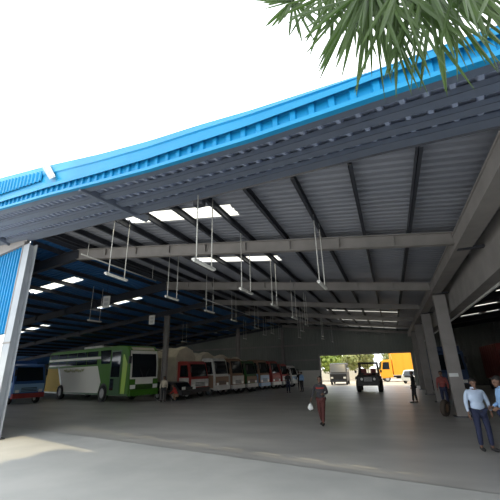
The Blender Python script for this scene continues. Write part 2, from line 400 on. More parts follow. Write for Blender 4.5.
def cpt(x, t, dz=0):   # t=0 inner line, t=1 outer line (perpendicular to the skewed front)
    return Vector((x, yin(x)-DEP*t, interp(ZI, x)*(1-t)+interp(ZO, x)*t+dz))
XA, XB = -17.0, 4.6
N = int((XB-XA)/.3)
b = MB()
for i in range(N):
    x = XA+i*.3
    for (u0, u1, h0, h1) in ((0, .2, 0, 0), (.2, .22, 0, -.07), (.22, .28, -.07, -.07), (.28, .3, -.07, 0)):
        # ribs run square to the front: shift x with t
        sh = -.39
        a = cpt(x+u0, 0, .17+h0); c = cpt(x+u1, 0, .17+h1); d = cpt(x+u1+sh, 1, .17+h1); e = cpt(x+u0+sh, 1, .17+h0)
        b.face([a, c, d, e])
canopy = struct(b.build('ceiling_canopy', M['canopy']))
for k, t in enumerate((.05, .345, .64, .93)):
    b = MB(); n = 20
    for i in range(n):
        x0 = XA+(XB-XA)*i/n; x1 = XA+(XB-XA)*(i+1)/n
        wd = .065 if k else .09
        a0 = cpt(x0, t-wd); a1 = cpt(x1, t-wd); c1_ = cpt(x1, t+wd); c0 = cpt(x0, t+wd)
        # flange (bottom) and web
        up = Vector((0, 0, .015)); b.hexa([a0, a1, c1_, c0, a0+up, a1+up, c1_+up, c0+up])
        up = Vector((0, 0, .1)); e0 = cpt(x0, t+wd-.01); e1 = cpt(x1, t+wd-.01)
        b.hexa([e0, e1, c1_, c0, e0+up, e1+up, c1_+up, c0+up])
    b.build('purlin', M['canopyp'], canopy)
for x in (-6.3, 3.2, -14.5):   # cantilever brackets carrying the canopy
    a = cpt(x, -.25, .0); e = cpt(x-.4+.25*0, 1.0, .02)
    b = MB(); b.beam(a, e, .1, .2); b.build('cantilever_bracket', M['canopyp'], canopy)
b = MB(); q = cpt(-4.1, -.12); b.box((q.x-.1, q.y-.1, q.z-.14), (q.x+.16, q.y+.1, q.z+.12)); b.build('junction_box', M['dsteel'], canopy)
# gable infill above the front line between roof and canopy
b = MB()
for i in range(60):
    x0 = XA+(4.6-XA)*i/60; x1 = XA+(4.6-XA)*(i+1)/60
    q0 = Vector((x0, yin(x0)+.12, cpt(x0, 0).z)); q1 = Vector((x1, yin(x1)+.12, cpt(x1, 0).z)); t0 = max(roof_z(x0)+.12, q0.z+.3); t1 = max(roof_z(x1)+.12, q1.z+.3)
    b.face([q0, q1, (x1, q1.y, t1), (x0, q0.y, t0)])
struct(b.build('trim_3', M['dsteel']))
# fascia
FH = .25
b = MB()
def opt(x, z, out=0): return Vector((x, yin(x)-DEP-.02-out, z))
for i in range(N):
    x = XA+i*.3
    P = [(0, .0), (.17, .0), (.195, .045), (.275, .045), (.3, .0)]
    for (u0, o0), (u1, o1) in zip(P, P[1:]):
        a, c = x+u0, x+u1
        b.face([opt(a, interp(ZO, a)-.02, o0), opt(c, interp(ZO, c)-.02, o1), opt(c, interp(ZO, c)+FH, o1), opt(a, interp(ZO, a)+FH, o0)])
struct(b.build('trim_4', M['blue']))
b = MB(); b2 = MB()
for i in range(80):
    x0 = XA+(XB-XA)*i/80; x1 = XA+(XB-XA)*(i+1)/80
    def zt(x): return max(interp(ZT, x), interp(ZO, x)+FH+.08)
    def zm(x): return interp(ZO, x)+FH-.05
    prof = lambda x: [opt(x, zm(x), .11), opt(x, zm(x)+.09, .12), opt(x, zm(x)+.10, .02), opt(x, zm(x)+(zt(x)-zm(x))*.55+.03, .03), opt(x, zm(x)+(zt(x)-zm(x))*.58+.04, .06), opt(x, zt(x), .02), opt(x, zt(x)-.02, -.2)]
    A, Bp = prof(x0), prof(x1)
    b.face([opt(x0, zm(x0)-.02, -.01), opt(x1, zm(x1)-.02, -.01), opt(x1, zm(x1)+.14, .02), opt(x0, zm(x0)+.14, .02)])
    for j in range(len(A)-1): b.face([A[j], Bp[j], Bp[j+1], A[j+1]])
    # bottom lip
    for (z0, z1, o) in ((-.03, .04, .06),):
        a0 = opt(x0, interp(ZO, x0)+z0, o); a1 = opt(x1, interp(ZO, x1)+z0, o); c1_ = opt(x1, interp(ZO, x1)+z1, o); c0 = opt(x0, interp(ZO, x0)+z1, o)
        dd = Vector((0, .1, 0)); b2.hexa([a0, a1, a1+dd, a0+dd, c0, c1_, c1_+dd, c0+dd])
struct(b.build('trim_5', M['lblue'])); struct(b2.build('trim_6', M['lblue']))
# extra ribbed cladding above the left part of the fascia and its cap
b = MB()
x = XA
while x < -8.8:
    for (u0, u1, o0, o1) in ((0, .12, .07, .07), (.12, .15, .07, .11), (.15, .22, .11, .11), (.22, .25, .11, .07)):
        a, c = x+u0, x+u1
        zb = lambda x: interp(ZO, x)+FH+.28
        b.face([opt(a, zb(a), o0), opt(c, zb(c), o1), opt(c, max(zb(c)+.02, interp(ZT, c)-.22), o1), opt(a, max(zb(a)+.02, interp(ZT, a)-.22), o0)])
    x += .25
struct(b.build('trim_7', M['blue']))
b = MB(); z0 = interp(ZT, -8.6)
b.hexa([opt(-8.75, z0-.06, .12), opt(-8.1, z0-.72, .14), opt(-7.85, z0-.74, .14), opt(-8.4, z0-.12, .12), opt(-8.75, z0-.02, .08), opt(-8.1, z0-.68, .1), opt(-7.85, z0-.70, .1), opt(-8.4, z0-.08, .08)])
tag(b.build('joint_flashing', mat('dull_flashing', (.30, .34, .38), .8, 0, (.5, .53, .55), 9)), 'crumpled silver flashing patch at the joint of the blue fascia, upper left', 'flashing')

# ---- hanging light frames
def make_hanger():
    o = thing('hanging_light', (0, 0, 0), 0)
    for s in (-1, 1):
        b = MB(); b.tube([(0, s*.36, 0), (0, s*.36, 1.95)], .014, 6); b.build('suspension_rod', M['whitedirty'], o)
    b = MB(); b.box((-.04, -.5, -.05), (.04, .5, .0)); b.build('housing', M['whitedirty'], o)
    b = MB(); b.box((-.025, -.47, -.07), (.025, .47, -.05)); b.build('diffuser', M['lamp'], o)
    return o
HG = [(-3.85, 6.9, 'right of centre, below the bright front skylight'), (-7.63, 8.1, 'nearest of the left row, behind the canopy'), (-1.45, 9.2, 'nearest one on the right'),
      (-8.2, 12.0, 'second of the left row'), (-8.6, 16.1, 'third of the left row'), (-9.1, 20.4, 'fourth of the left row'), (-9.4, 25.4, 'fifth of the left row'), (-9.8, 30.6, 'sixth of the left row'), (-11.7, 34.0, 'seventh of the left row'), (-11.7, 39.3, 'last of the left row'),
      (-4.1, 10.2, 'second of the centre row'), (-4.1, 13.3, 'third of the centre row'), (-4.35, 17.5, 'fourth of the centre row'), (-4.5, 21.0, 'fifth of the centre row'), (-5.9, 25.8, 'sixth of the centre row'), (-5.2, 30.4, 'seventh of the centre row'), (-5.85, 34.2, 'eighth of the centre row'), (-5.6, 38.6, 'last of the centre row'),
      (-8.2, 34.5, 'between the left and centre rows, towards the back wall'), (-14.1, 34.4, 'between the slim columns and the back wall'),
      (-15.8, 15.4, 'alone above the green bus front'), (-18.1, 28.9, 'behind the first slim column')]
proto = make_hanger()
for i, (x, y, s) in enumerate(HG):
    o = proto if i == 0 else copy_tree(proto)
    o.location = (x, y, roof_z(x)-.2-1.95+.18); o.rotation_euler = (0, 0, .04 if i % 2 else -.03)
    tag(o, 'tube light on two rods, ' + s, 'hanging light', 'tube lights on rods')
# small hanging bay signs
for i, (x, y, z, s) in enumerate(((-13.9, 14.2, 5.65, 'left'), (-15.4, 20.2, 5.5, 'right'))):
    o = thing('bay_sign', (x, y, z), .1, 'small square white hanging sign, %s one of the two above the green bus' % s, 'sign', 'hanging bay signs')
    b = MB(); b.box((-.22, -.01, -.32), (.22, .01, .32)); b.build('board', M['whitedirty'], o)
    b = MB(); b.box((-.12, -.016, .04), (.12, -.01, .2)); b.box((-.12, -.016, -.2), (.12, -.01, -.04)); b.build('dark_marking', M['rim'], o)
    b = MB(); L = roof_z(x)-.2-z; b.tube([(0, 0, .32), (0, 0, L)], .01, 6); b.build('hanger_wire', M['dsteel'], o)
# conduit runs
for (x, y0, y1, s) in ((-10.75, 9.4, 14.2, 'nearer'), (-10.9, 19.5, 28, 'farther')):
    b = MB(); z = roof_z(x)-.75; b.tube([(x, y0, z), (x, y1, z)], .03, 8); b.tube([(x, y0+.3, z), (x, y0+.3, z+.75)], .012, 6); b.tube([(x, y1-.3, z), (x, y1-.3, z+.75)], .012, 6)
    tag(b.build('conduit_pipe', M['whitedirty']), 'thin pale conduit pipe slung below the ridge, %s one' % s, 'pipe', 'conduits below the ridge')

# ------------------------------------------------------------------ vehicles
def wheel(parent, x, y, r=.45, wd=.26, name='wheel'):
    b = MB(); b.lathe([(r*.62, -wd/2), (r*.93, -wd/2), (r, -wd*.3), (r, wd*.3), (r*.93, wd/2), (r*.62, wd/2), (r*.6, 0), (r*.62, -wd/2)], 22, caps=False)
    o = b.build(name, M['rubber'], parent); o.location = (x, y, r)
    b = MB(); b.lathe([(.05, -wd*.46), (r*.25, -wd*.46), (r*.3, -wd*.36), (r*.58, -wd*.3), (r*.62, -wd*.44), (r*.62, wd*.44), (r*.58, wd*.3), (r*.3, wd*.36), (.05, wd*.4)], 18)
    b.build('rim', M['rim'], o)
    return o
def panel(parent, name, pts, mt, t=.02, n=(0, -1, 0)):
    # flat outline on a side, given a thickness outward
    nv = Vector(n)*t; P = [Vector(p) for p in pts]; b = MB(); k = len(P)
    A = [b.bm.verts.new(p) for p in P]; B = [b.bm.verts.new(p+nv) for p in P]
    b.bm.faces.new(A); b.bm.faces.new(B[::-1])
    for i in range(k): b.bm.faces.new((A[i], B[i], B[(i+1) % k], A[(i+1) % k]))
    return b.build(name, mt, parent)

def make_bus():
    L, W, H = 12.6, 2.6, 3.45
    o = thing('coach_bus', (-17.35, 22.3, 0), -math.radians(15.5), 'green and white coach bus with yellow rear flash parked on the left', 'bus')
    w2 = W/2
    prof = [(-L, .38), (-L, 3.1), (-L+.15, 3.35), (-L+.4, H), (-1.4, H+.05), (-.55, H-.02), (-.2, 3.15), (-.02, 2.2), (0.02, 1.3), (.05, .75), (-.02, .38)]
    b = MB(); b.prism(prof, -w2, w2, inset=.03); b.build('body', M['green'], o)
    for s in (-1, 1):
        n = (0, s, 0); Y = s*w2
        # lower panels: yellow, dark stripe, white, green front
        panel(o, 'side_panel', [(-L+.02, Y, .42), (-L+3.2, Y, .42), (-L+2.0, Y, 2.2), (-L+.02, Y, 2.2)], M['yellow'], .012, n)
        panel(o, 'side_panel', [(-L+3.25, Y, .42), (-3.85, Y, .42), (-3.55, Y, 1.2), (-4.2, Y, 2.25), (-L+2.05, Y, 2.2)], M['buswhite'], .014, n)
        panel(o, 'stripe', [(-L+3.15, Y, .42), (-L+3.5, Y, .42), (-L+2.3, Y, 2.22), (-L+1.98, Y, 2.22)], M['dgreen'], .02, n)
        panel(o, 'skirt', [(-L+.02, Y, .38), (-.05, Y, .38), (-.05, Y, .5), (-L+.02, Y, .5)], M['dgreen'], .02, n)
        # window bands, two rows for berths
        for j in range(5):
            x0 = -L+.25+j*1.62
            panel(o, 'window', [(x0, Y, 2.36), (x0+1.52, Y, 2.36), (x0+1.52, Y, 2.68), (x0, Y, 2.68)], M['glass'], .022, n)
            panel(o, 'window', [(x0, Y, 2.9), (x0+1.52, Y, 2.9), (x0+1.52, Y, 3.25), (x0, Y, 3.25)], M['glass'], .022, n)
        panel(o, 'stripe', [(-L+.1, Y, 2.71), (-3.6, Y, 2.71), (-3.9, Y, 2.87), (-L+.1, Y, 2.87)], M['buswhite'], .018, n)
        panel(o, 'window', [(-3.7, Y, 2.36), (-2.5, Y, 2.36), (-2.5, Y, 3.25), (-3.95, Y, 3.25)], M['glass'], .022, n)
        d = panel(o, 'door', [(-2.35, Y, .5), (-1.05, Y, .5), (-1.05, Y, 3.2), (-2.35, Y, 3.2)], M['dgreen'], .03, n)
        panel(d, 'door_window', [(-2.25, Y, 1.5), (-1.15, Y, 1.5), (-1.15, Y, 3.1), (-2.25, Y, 3.1)], M['glass'], .04, n)
        panel(d, 'door_window', [(-2.25, Y, .7), (-1.8, Y, .7), (-1.8, Y, 1.4), (-2.25, Y, 1.4)], M['glass'], .04, n)
        panel(o, 'lime_panel', [(-.85, Y, .5), (-.4, Y, .5), (-.3, Y, 2.3), (-.75, Y, 2.9), (-.85, Y, 2.9)], M['lime'], .02, n)
        wheel(o, -3.1, s*(w2-.04), .5, .3); wheel(o, -9.6, s*(w2-.04), .5, .3)
        b = MB(); b.lathe([(.60, -.016), (.60, .016)], 24); q = b.build('wheel_arch', M['blackg'], o); q.location = (-3.1, s*(w2+.0), .52)
        # mirror
        b = MB(); b.tube([(-.25, s*(w2-.1), 3.2), (.2, s*(w2+.18), 3.1), (.28, s*(w2+.2), 2.75)], .025, 6); b.box((.22, s*(w2+.2)-.1, 2.3), (.32, s*(w2+.2)+.1, 2.75)); b.build('mirror', M['blackg'], o)
    # lettering-like script on the white panel
    b = MB(); pts = []
    for i in range(60): pts.append((-L+3.2+i*.055, -w2-.03, 1.98+.09*math.sin(i*1.1)+.04*math.sin(i*.37)))
    b.tube(pts, .022, 5); b.build('lettering', M['olive'], o)
    # front face
    xf = .02
    def front(y0, y1, pts, nm, mt, t=.03):
        q = MB(); F = [(x+t, z) for x, z in pts]; A = [q.bm.verts.new((x, y0, z)) for x, z in F]+[q.bm.verts.new((x-.08, y0, z)) for x, z in F[::-1]]; B = [q.bm.verts.new((x, y1, z)) for x, z in F]+[q.bm.verts.new((x-.08, y1, z)) for x, z in F[::-1]]
        n = len(A); q.bm.faces.new(A); q.bm.faces.new(B[::-1])
        for i in range(n): q.bm.faces.new((A[i], A[(i+1) % n], B[(i+1) % n], B[i]))
        return q.build(nm, mt, o)
    front(-1.22, 1.22, [(.01, 1.36), (-.02, 2.2), (-.2, 3.12)], 'windscreen_surround', M['buswhite'], .02)
    front(-1.08, 1.08, [(.01, 1.46), (-.02, 2.2), (-.16, 2.92)], 'windscreen', M['glass'], .035)
    front(-1.0, 1.0, [(-.215, 3.16), (-.42, 3.34)], 'destination_board', M['cream'], .03)
    b = MB(); b.box((.03, -.75, 1.05), (.09, .75, 1.38)); b.build('front_badge_panel', M['buswhite'], o)
    b = MB(); b.box((.0, -1.22, .38), (.18, 1.22, .72)); b.build('bumper', M['green'], o)
    b = MB()
    for q in range(4): b.box((.04, -.8, .76+q*.07), (.1, .8, .79+q*.07))
    b.build('grille', M['blackg'], o)
    for s in (-1, 1):
        b = MB(); b.box((.02, s*.98-.2, .78), (.11, s*.98+.2, 1.02)); b.build('headlight', M['lamp'], o)
        b = MB(); b.tube([(.08, s*.1, 1.45), (.0, s*.5, 2.1)], .012, 5); b.build('wiper', M['blackg'], o)
    b = MB(); b.box((-7.5, -.8, H), (-4.5, .8, H+.18)); b.box((-7.3, -.9, H+.18), (-4.7, .9, H+.22)); b.build('roof_air_unit', M['whitedirty'], o)
    b = MB(); b.box((-L-.06, -1.2, .4), (-L, 1.2, .7)); b.build('rear_bumper', M['blackg'], o)
    return o
bus = make_bus(); bus.scale = (1.02, 1.0, 1.14)

def make_truck(x, y, rz, label, cab, lower, cargo, H=2.7, L=6, W=2.0, CH=None, cargo_style='box', group=None, mname='cargo_truck', stripe=None):
    o = thing(mname, (x, y, 0), rz, label, 'truck', group)
    w2 = W/2; cl = 1.55; CH = CH or H
    prof = [(-cl, .55), (-cl, H), (-cl+.2, H+.04), (-.55, H+.02), (-.32, H-.12), (-.05, H*.56), (.02, H*.5), (.02, .5), (-.3, .45)]
    b = MB(); b.prism(prof, -w2, w2, inset=.03); b.build('cab', cab, o)
    z0, z1 = H*.57, H-.22; xa, xb = -.035, -.27
    b = MB(); b.hexa([(xa-.02, -w2+.14, z0), (xa-.02, w2-.14, z0), (xa+.04, w2-.14, z0), (xa+.04, -w2+.14, z0), (xb-.04, -w2+.2, z1), (xb-.04, w2-.2, z1), (xb+.03, w2-.2, z1), (xb+.03, -w2+.2, z1)])
    b.build('windscreen', M['glass'], o)
    b = MB(); b.box((.02, -w2+.05, .82), (.05, w2-.05, H*.5)); b.build('front_panel', lower, o)
    b = MB()
    for q in range(3): b.box((.05, -w2*.5, .88+q*.1), (.075, w2*.5, .93+q*.1))
    b.build('grille', M['blackg'], o)
    b = MB(); b.box((-.15, -w2, .42), (.16, w2, .74)); b.build('bumper', stripe or M['whitedirty'], o)
    for s in (-1, 1):
        b = MB(); b.box((.05, s*(w2-.28)-.13, .8), (.09, s*(w2-.28)+.13, 1.0)); b.build('headlight', M['lamp'], o)
        panel(o, 'side_window', [(-1.2, s*w2, H*.57), (-.25, s*w2, H*.57), (-.42, s*w2, H-.28), (-1.2, s*w2, H-.28)], M['glass'], .02, (0, s, 0))
        panel(o, 'cab_door', [(-1.28, s*w2, .6), (-.2, s*w2, .6), (-.2, s*w2, H*.54), (-1.28, s*w2, H*.54)], lower, .015, (0, s, 0))
        b = MB(); b.tube([(-.3, s*w2, H-.35), (.05, s*(w2+.02), H-.4)], .015, 5); b.box((.04, s*w2-.09, H-.85), (.09, s*w2+.05, H-.4)); b.build('mirror', M['blackg'], o)
        wheel(o, -.75, s*(w2-.13), .42, .24); wheel(o, -L+1.3, s*(w2-.13), .42, .3)
    b = MB(); b.box((-L, -.4, .55), (-1.5, .4, .75)); b.box((-3.2, -w2+.1, .35), (-2.2, -w2+.5, .75)); b.build('chassis', M['blackg'], o)
    xc = -cl-.12
    b = MB()
    if cargo_style == 'box':
        b.box((-L, -w2, .85), (xc, w2, CH))
        for q in range(8):
            xx = -L+(L+xc)*q/7.5+.05
            for s in (-1, 1): b.box((xx, s*w2-.03, .85), (xx+.08, s*w2+.03, CH))
    elif cargo_style == 'tarp':
        pr = [(-w2-.03, .85), (-w2-.06, CH*.8), (-w2*.75, CH*.95), (0, CH+.1), (w2*.75, CH*.95), (w2+.06, CH*.8), (w2+.03, .85)]
        n = 10; rings = []
        for q in range(n+1):
            xx = -L+(L+xc)*q/n; sag = .07*math.sin(q*2.2)
            rings.append([b.bm.verts.new((xx, p[0], p[1]+(sag if p[1] > 1 else 0))) for p in pr])
        for q in range(n):
            for j in range(len(pr)-1): b.bm.faces.new((rings[q][j], rings[q][j+1], rings[q+1][j+1], rings[q+1][j]))
            b.bm.faces.new((rings[q][-1], rings[q][0], rings[q+1][0], rings[q+1][-1]))
        b.bm.faces.new(rings[0]); b.bm.faces.new(rings[-1][::-1])
    b.build('cargo_body', cargo, o)
    return o
# trucks of the left row; their fronts lie on a skew line facing the aisle
R = math.radians
G = 'trucks parked side by side on the left'
make_truck(-14.75, 26.1, R(-14), 'beige tarpaulin truck with a red cab parked just right of the green bus', M['red'], M['whitedirty'], M['cream'], H=2.75, L=8.2, W=2.1, CH=3.9, cargo_style='tarp', group=G, stripe=M['blackg'])
make_truck(-13.9, 28.5, R(-12), 'white and brown truck right of the red cab truck, second of the row', M['whitedirty'], M['brown'], M['cream'], H=3.0, L=7, W=1.9, CH=3.5, cargo_style='tarp', group=G)
make_truck(-13.35, 30.7, R(-12), 'brown and grey truck just left of the slim column among the trucks', M['brown'], M['whitedirty'], M['cream'], H=3.0, L=7, W=1.85, CH=3.3, cargo_style='tarp', group=G)
make_truck(-12.8, 32.8, R(-12), 'dark olive truck standing behind the slim interior column', M['dgreen'], M['brown'], M['cream'], H=2.8, L=6, W=1.8, CH=3.1, cargo_style='tarp', group=G)
make_truck(-12.2, 34.85, R(-12), 'light blue truck right of the slim interior column', M['brown'], M['lbluev'], M['cream'], H=2.9, L=6, W=1.8, CH=2.9, group=G, stripe=M['lbluev'])
make_truck(-11.6, 36.85, R(-12), 'bright red truck in the left row, next to the light blue one', M['red'], M['red'], M['dred'], H=2.8, L=5, W=1.75, group=G, stripe=M['whitedirty'])
make_truck(-11.1, 38.75, R(-12), 'red and white truck, last but one of the left row', M['red'], M['whitedirty'], M['dred'], H=2.5, L=5, W=1.65, group=G)
make_truck(-10.5, 40.5, R(-12), 'small white truck at the far end of the left row by the back wall', M['whitedirty'], M['lbluev'], M['white'], H=2.3, L=4.5, W=1.5, group=G)
make_truck(-25.6, 19.5, R(-12), 'dark blue truck half hidden behind the left front column', M['vblue'], M['lbluev'], M['vblue'], H=2.8, L=7, W=2.2, CH=3.1, group='trucks parked behind the front left column', stripe=M['red'])
make_truck(-28.5, 16.0, R(-8), 'red tailed grey truck nearest behind the left wall', M['dred'], M['rim'], M['dsteel'], H=2.7, L=7, W=2.2, CH=2.9, group='trucks parked behind the front left column', stripe=M['red'])
# right hand shed
make_truck(3.8, 28.6, R(-91), 'blue truck standing in the right shed just behind the right hand columns', M['dblue'], M['dblue'], M['dblue'], H=2.9, L=6, W=2.0, CH=3.3, group='trucks in the right shed', stripe=M['blackg'])
make_truck(4.3, 35.8, R(-90), 'blue truck farther back in the right shed, seen between the columns', M['vblue'], M['lbluev'], M['dsteel'], H=2.6, L=5.2, W=2.1, CH=2.9, group='trucks in the right shed')
make_truck(8.4, 29.0, R(-92), 'dark red truck deep in the right shed behind the blue shirted men', M['dred'], M['dsteel'], M['dred'], H=2.9, L=8, W=2.3, CH=3.4, group='trucks in the right shed', stripe=M['blackg'])
make_truck(12.0, 30, R(-92), 'dark grey truck deep in the right shed, rightmost', M['dsteel'], M['dsteel'], M['dred'], H=2.9, L=8, W=2.3, CH=3.4, group='trucks in the right shed', stripe=M['blackg'])
# outdoors beyond the exit
make_truck(-1.7, 53.5, R(-172), 'bright orange cargo truck parked outside beyond the exit', M['orange'], M['orange'], M['orange'], H=2.8, L=9, W=2.3, CH=3.9, cargo_style='box', stripe=M['whitedirty'])
COL.objects[-1]
# jeep
def make_jeep(x, y, rz, label):
    o = thing('off_road_jeep', (x, y, 0), rz, label, 'car')
    body = M['blackg']; W = .88
    b = MB(); b.prism([(-3.7, .75), (-3.7, 1.35), (-1.5, 1.4), (-1.4, 1.3), (-.15, 1.25), (0, 1.15), (0, .7), (-.3, .62), (-3.5, .62)], -W, W, inset=.03); b.build('body', body, o)
    b = MB()
    for s in (-1, 1):
        b.beam((-1.45, s*.8, 1.35), (-1.75, s*.74, 2.1), .07, .07); b.beam((-2.6, s*.82, 1.35), (-2.6, s*.76, 2.12), .07, .07); b.beam((-3.65, s*.82, 1.3), (-3.55, s*.76, 2.1), .08, .1)
        b.beam((-1.75, s*.76, 2.12), (-3.55, s*.76, 2.12), .06, .06)
    b.beam((-1.75, -.76, 2.12), (-1.75, .76, 2.12), .06, .06); b.beam((-1.6, 0, 1.4), (-1.75, 0, 2.12), .05, .05); b.build('cab_frame', body, o)
    b = MB(); b.prism([(-3.75, 2.1), (-3.7, 2.2), (-2.6, 2.26), (-1.8, 2.2), (-1.62, 2.12)], -.82, .82, inset=.02); b.build('roof', body, o)
    for s in (-1, 1):
        for xx in (-.75, -3.0): wheel(o, xx, s*.86, .46, .34)
        b = MB(); b.prism([(-1.35, .95), (-1.2, 1.1), (-.35, 1.1), (-.1, .95), (-.1, 1.02), (-.3, 1.17), (-1.25, 1.17), (-1.42, 1.02)], s*.86-.17, s*.86+.17); b.build('fender', body, o)
        b = MB(); b.lathe([(.1, 0), (.1, .05)], 16, 'x', (.0, s*.5, .98)); b.build('headlight', M['lamp'], o)
        b = MB(); b.box((-2.35, s*.4-.22, .8), (-1.95, s*.4+.22, 1.75)); b.build('seat', M['dred'], o)
        b = MB(); b.tube([(-1.5, s*.85, 1.5), (-1.4, s*1.02, 1.55)], .015, 5); b.box((-1.43, s*1.05-.08, 1.42), (-1.38, s*1.05+.08, 1.62)); b.build('mirror', body, o)
    b = MB(); b.box((-.02, -.85, .5), (.2, .85, .68)); b.build('bumper', body, o)
    b = MB()
    for q in range(7): b.box((0, -.3+q*.09, .8), (.02, -.25+q*.09, 1.12))
    b.build('grille', M['rim'], o)
    b = MB(); b.box((-1.2, -.3, 1.3), (-.4, .3, 1.38)); b.build('bonnet_scoop', M['dred'], o)
    b = MB(); b.box((-1.3,-.78,1.38),(-1.2,.78,1.42)); b.build('cowl', body, o)
    return o
jp = make_jeep(-2.0, 31.5, R(-90), 'dark open off-road jeep with big tyres standing in the exit opening')
jp.scale = (1.0, 1.0, 1.05)
# dark van outside
def make_van(x, y, rz, label, c, c2, H=2.1, W=1.8, L=4.4, nm='van', cat='van'):
    o = thing(nm, (x, y, 0), rz, label, cat); w2 = W/2
    b = MB(); b.prism([(-L, .4), (-L, H*.95), (-L+.15, H), (-1.3, H), (-.9, H*.96), (-.25, H*.55), (0, H*.5), (.02, .4)], -w2, w2, inset=.04); b.build('body', c, o)
    b = MB(); b.hexa([(-.26, -w2+.12, H*.57), (-.26, w2-.12, H*.57), (-.2, w2-.12, H*.57), (-.2, -w2+.12, H*.57), (-.85, -w2+.2, H*.93), (-.85, w2-.2, H*.93), (-.79, w2-.2, H*.93), (-.79, -w2+.2, H*.93)]); b.build('windscreen', M['glass'], o)
    b = MB(); b.box((-.05, -w2+.02, .35), (.1, w2-.02, .65)); b.build('bumper', c2, o)
    b = MB(); b.box((.0, -.4, .72), (.05, .4, .9)); b.build('grille', M['blackg'], o)
    for s in (-1, 1):
        b = MB(); b.box((.0, s*(w2-.25)-.15, .72), (.06, s*(w2-.25)+.15, .92)); b.build('headlight', M['lamp'], o)
        for xx in (-.8, -L+.8): wheel(o, xx, s*(w2-.1), .33, .2)
        for q in range(3): panel(o, 'side_window', [(-1.9-q*.85, s*w2, H*.57), (-1.15-q*.85, s*w2, H*.57), (-1.15-q*.85, s*w2, H*.9), (-1.9-q*.85, s*w2, H*.9)], M['glass'], .02, (0, s, 0))
    return o
make_van(-6.2, 44.5, R(-88), 'dark grey van parked outside behind the walking man', M['blackg'], M['dsteel'], H=2.5, W=2.0)
make_van(1.55, 46.2, R(-115), 'small white car parked outside in front of the orange truck', M['white'], M['white'], H=1.5, W=1.65, L=3.9, nm='small_car', cat='car')
make_van(-14.35, 23.75, R(-15), 'low black car parked in front of the red cab truck', M['blackg'], M['blackg'], H=1.25, W=1.55, L=3.4, nm='small_car', cat='car')
# low wall outside, trees
b = MB(); b.box((-45, 66, 0), (40, 66.3, 1.6)); b.box((-45, 65.95, 1.6), (40, 66.35, 1.7)); tag(b.build('boundary_wall', M['stone']), 'pale boundary wall far behind the yard outside', 'wall')
# loose tyre by the column
b = MB(); b.lathe([(.18, -.09), (.29, -.09), (.32, -.05), (.32, .05), (.29, .09), (.18, .09), (.15, 0), (.18, -.09)], 26, caps=False)
ty = b.build('spare_tyre', M['rubber2']); ty.location = (1.78, 17.2, .32); ty.rotation_euler = (.1, 0, R(62)); tag(ty, 'dusty brown loose tyre leaning against the broad right column', 'tyre')
b = MB(); b.lathe([(.04, -.04), (.15, -.05), (.17, -.07), (.17, .07), (.15, .05), (.04, .04)], 20); b.build('rim', M['brown'], ty)

# ------------------------------------------------------------------ trees
def tree(x, y, h, r, label, lm, n=1500, ls=.35, trunk_h=None, squash=.8):
    o = thing('leafy_tree', (x, y, 0), 0, label, 'tree', 'trees outside the exit')
    th = trunk_h or h*.4
    b = MB(); b.tube([(0, 0, 0), (.1, .05, th*.5), (0, .1, th), (.1, 0, h-r*.7)], .22, 9, r2=.08)
    for q in range(6):
        a = q*1.05; b.tube([(0, .05, th*(.8+.05*q)), (math.cos(a)*r*.35, math.sin(a)*r*.35, h-r*.9), (math.cos(a)*r*.6, math.sin(a)*r*.6, h-r*.6)], .09, 6, r2=.02)
    b.build('trunk', M['bark'], o)
    b = MB(); blobs = []
    for q in range(16):
        a = random.uniform(0, 2*PI); e = random.uniform(-.5, 1); rr = r*random.uniform(.45, .75)
        blobs.append((Vector((math.cos(a)*rr*math.cos(e), math.sin(a)*rr*math.cos(e), h-r*.8+rr*math.sin(e)*squash)), r*random.uniform(.28, .45)))
    for q in range(n):
        c, br = random.choice(blobs); d = Vector((random.gauss(0, 1), random.gauss(0, 1), random.gauss(0, 1))).normalized()
        p = c+d*br*random.uniform(.7, 1.05); u = Vector((random.gauss(0, 1), random.gauss(0, 1), random.gauss(0, 1))).normalized(); v = u.cross(d).normalized(); L = ls*random.uniform(.6, 1.2)
        b.face([p-u*L*.5, p+v*L*.35, p+u*L*.5, p-v*L*.35])
    b.build('foliage', lm, o, recalc=False)
    return o
tree(-11.0, 58, 6.5, 4.0, 'broad yellow green tree outside, left in the exit opening', M['leaf'], 4500, .7)
tree(-5.0, 61, 5.2, 2.6, 'rounded green tree outside, second from left in the exit opening', M['leaf2'], 3000, .65)
tree(-21.5, 60, 7, 4.2, 'tall tree outside, partly hidden by the back wall', M['leaf'], 2400, .5)
tree(-8.0, 74, 5.2, 2.8, 'low distant tree outside behind the jeep', M['leaf2'], 1600, .5)
tree(1.6, 72, 7.0, 3.6, 'grey green tree outside behind the orange truck', M['leaf2'], 2600, .5)
tree(8.0, 60, 6.5, 3.0, 'tree outside at the right end of the exit opening', M['leaf2'], 1800, .5)

# unseen tree added behind the viewpoint, crown laid out to shade the apron
o = tree(1.5, -8, 27, 8.5, 'large unseen shade tree added behind the viewpoint', M['leaf'], 10, .5)
for c in kids(o): 
    if c.name.startswith('foliage'): bpy.data.objects.remove(c)
o['group'] = 'added shade tree'
b = MB()
for q in range(19000):
    x = random.uniform(-10.35, 9); y = random.uniform(-13, -.9 if x < 2 else -2.5); z = random.uniform(23.6, 24.4)
    p = Vector((x-1.5, y+8, z)); u = Vector((random.gauss(0, 1), random.gauss(0, 1), random.gauss(0, .5))).normalized(); v = u.cross(Vector((random.gauss(0, .3), random.gauss(0, .3), 1))).normalized(); L = .62
    b.face([p-u*L*.5, p+v*L*.33, p+u*L*.5, p-v*L*.33])
b.build('foliage', M['leaf'], o, recalc=False)

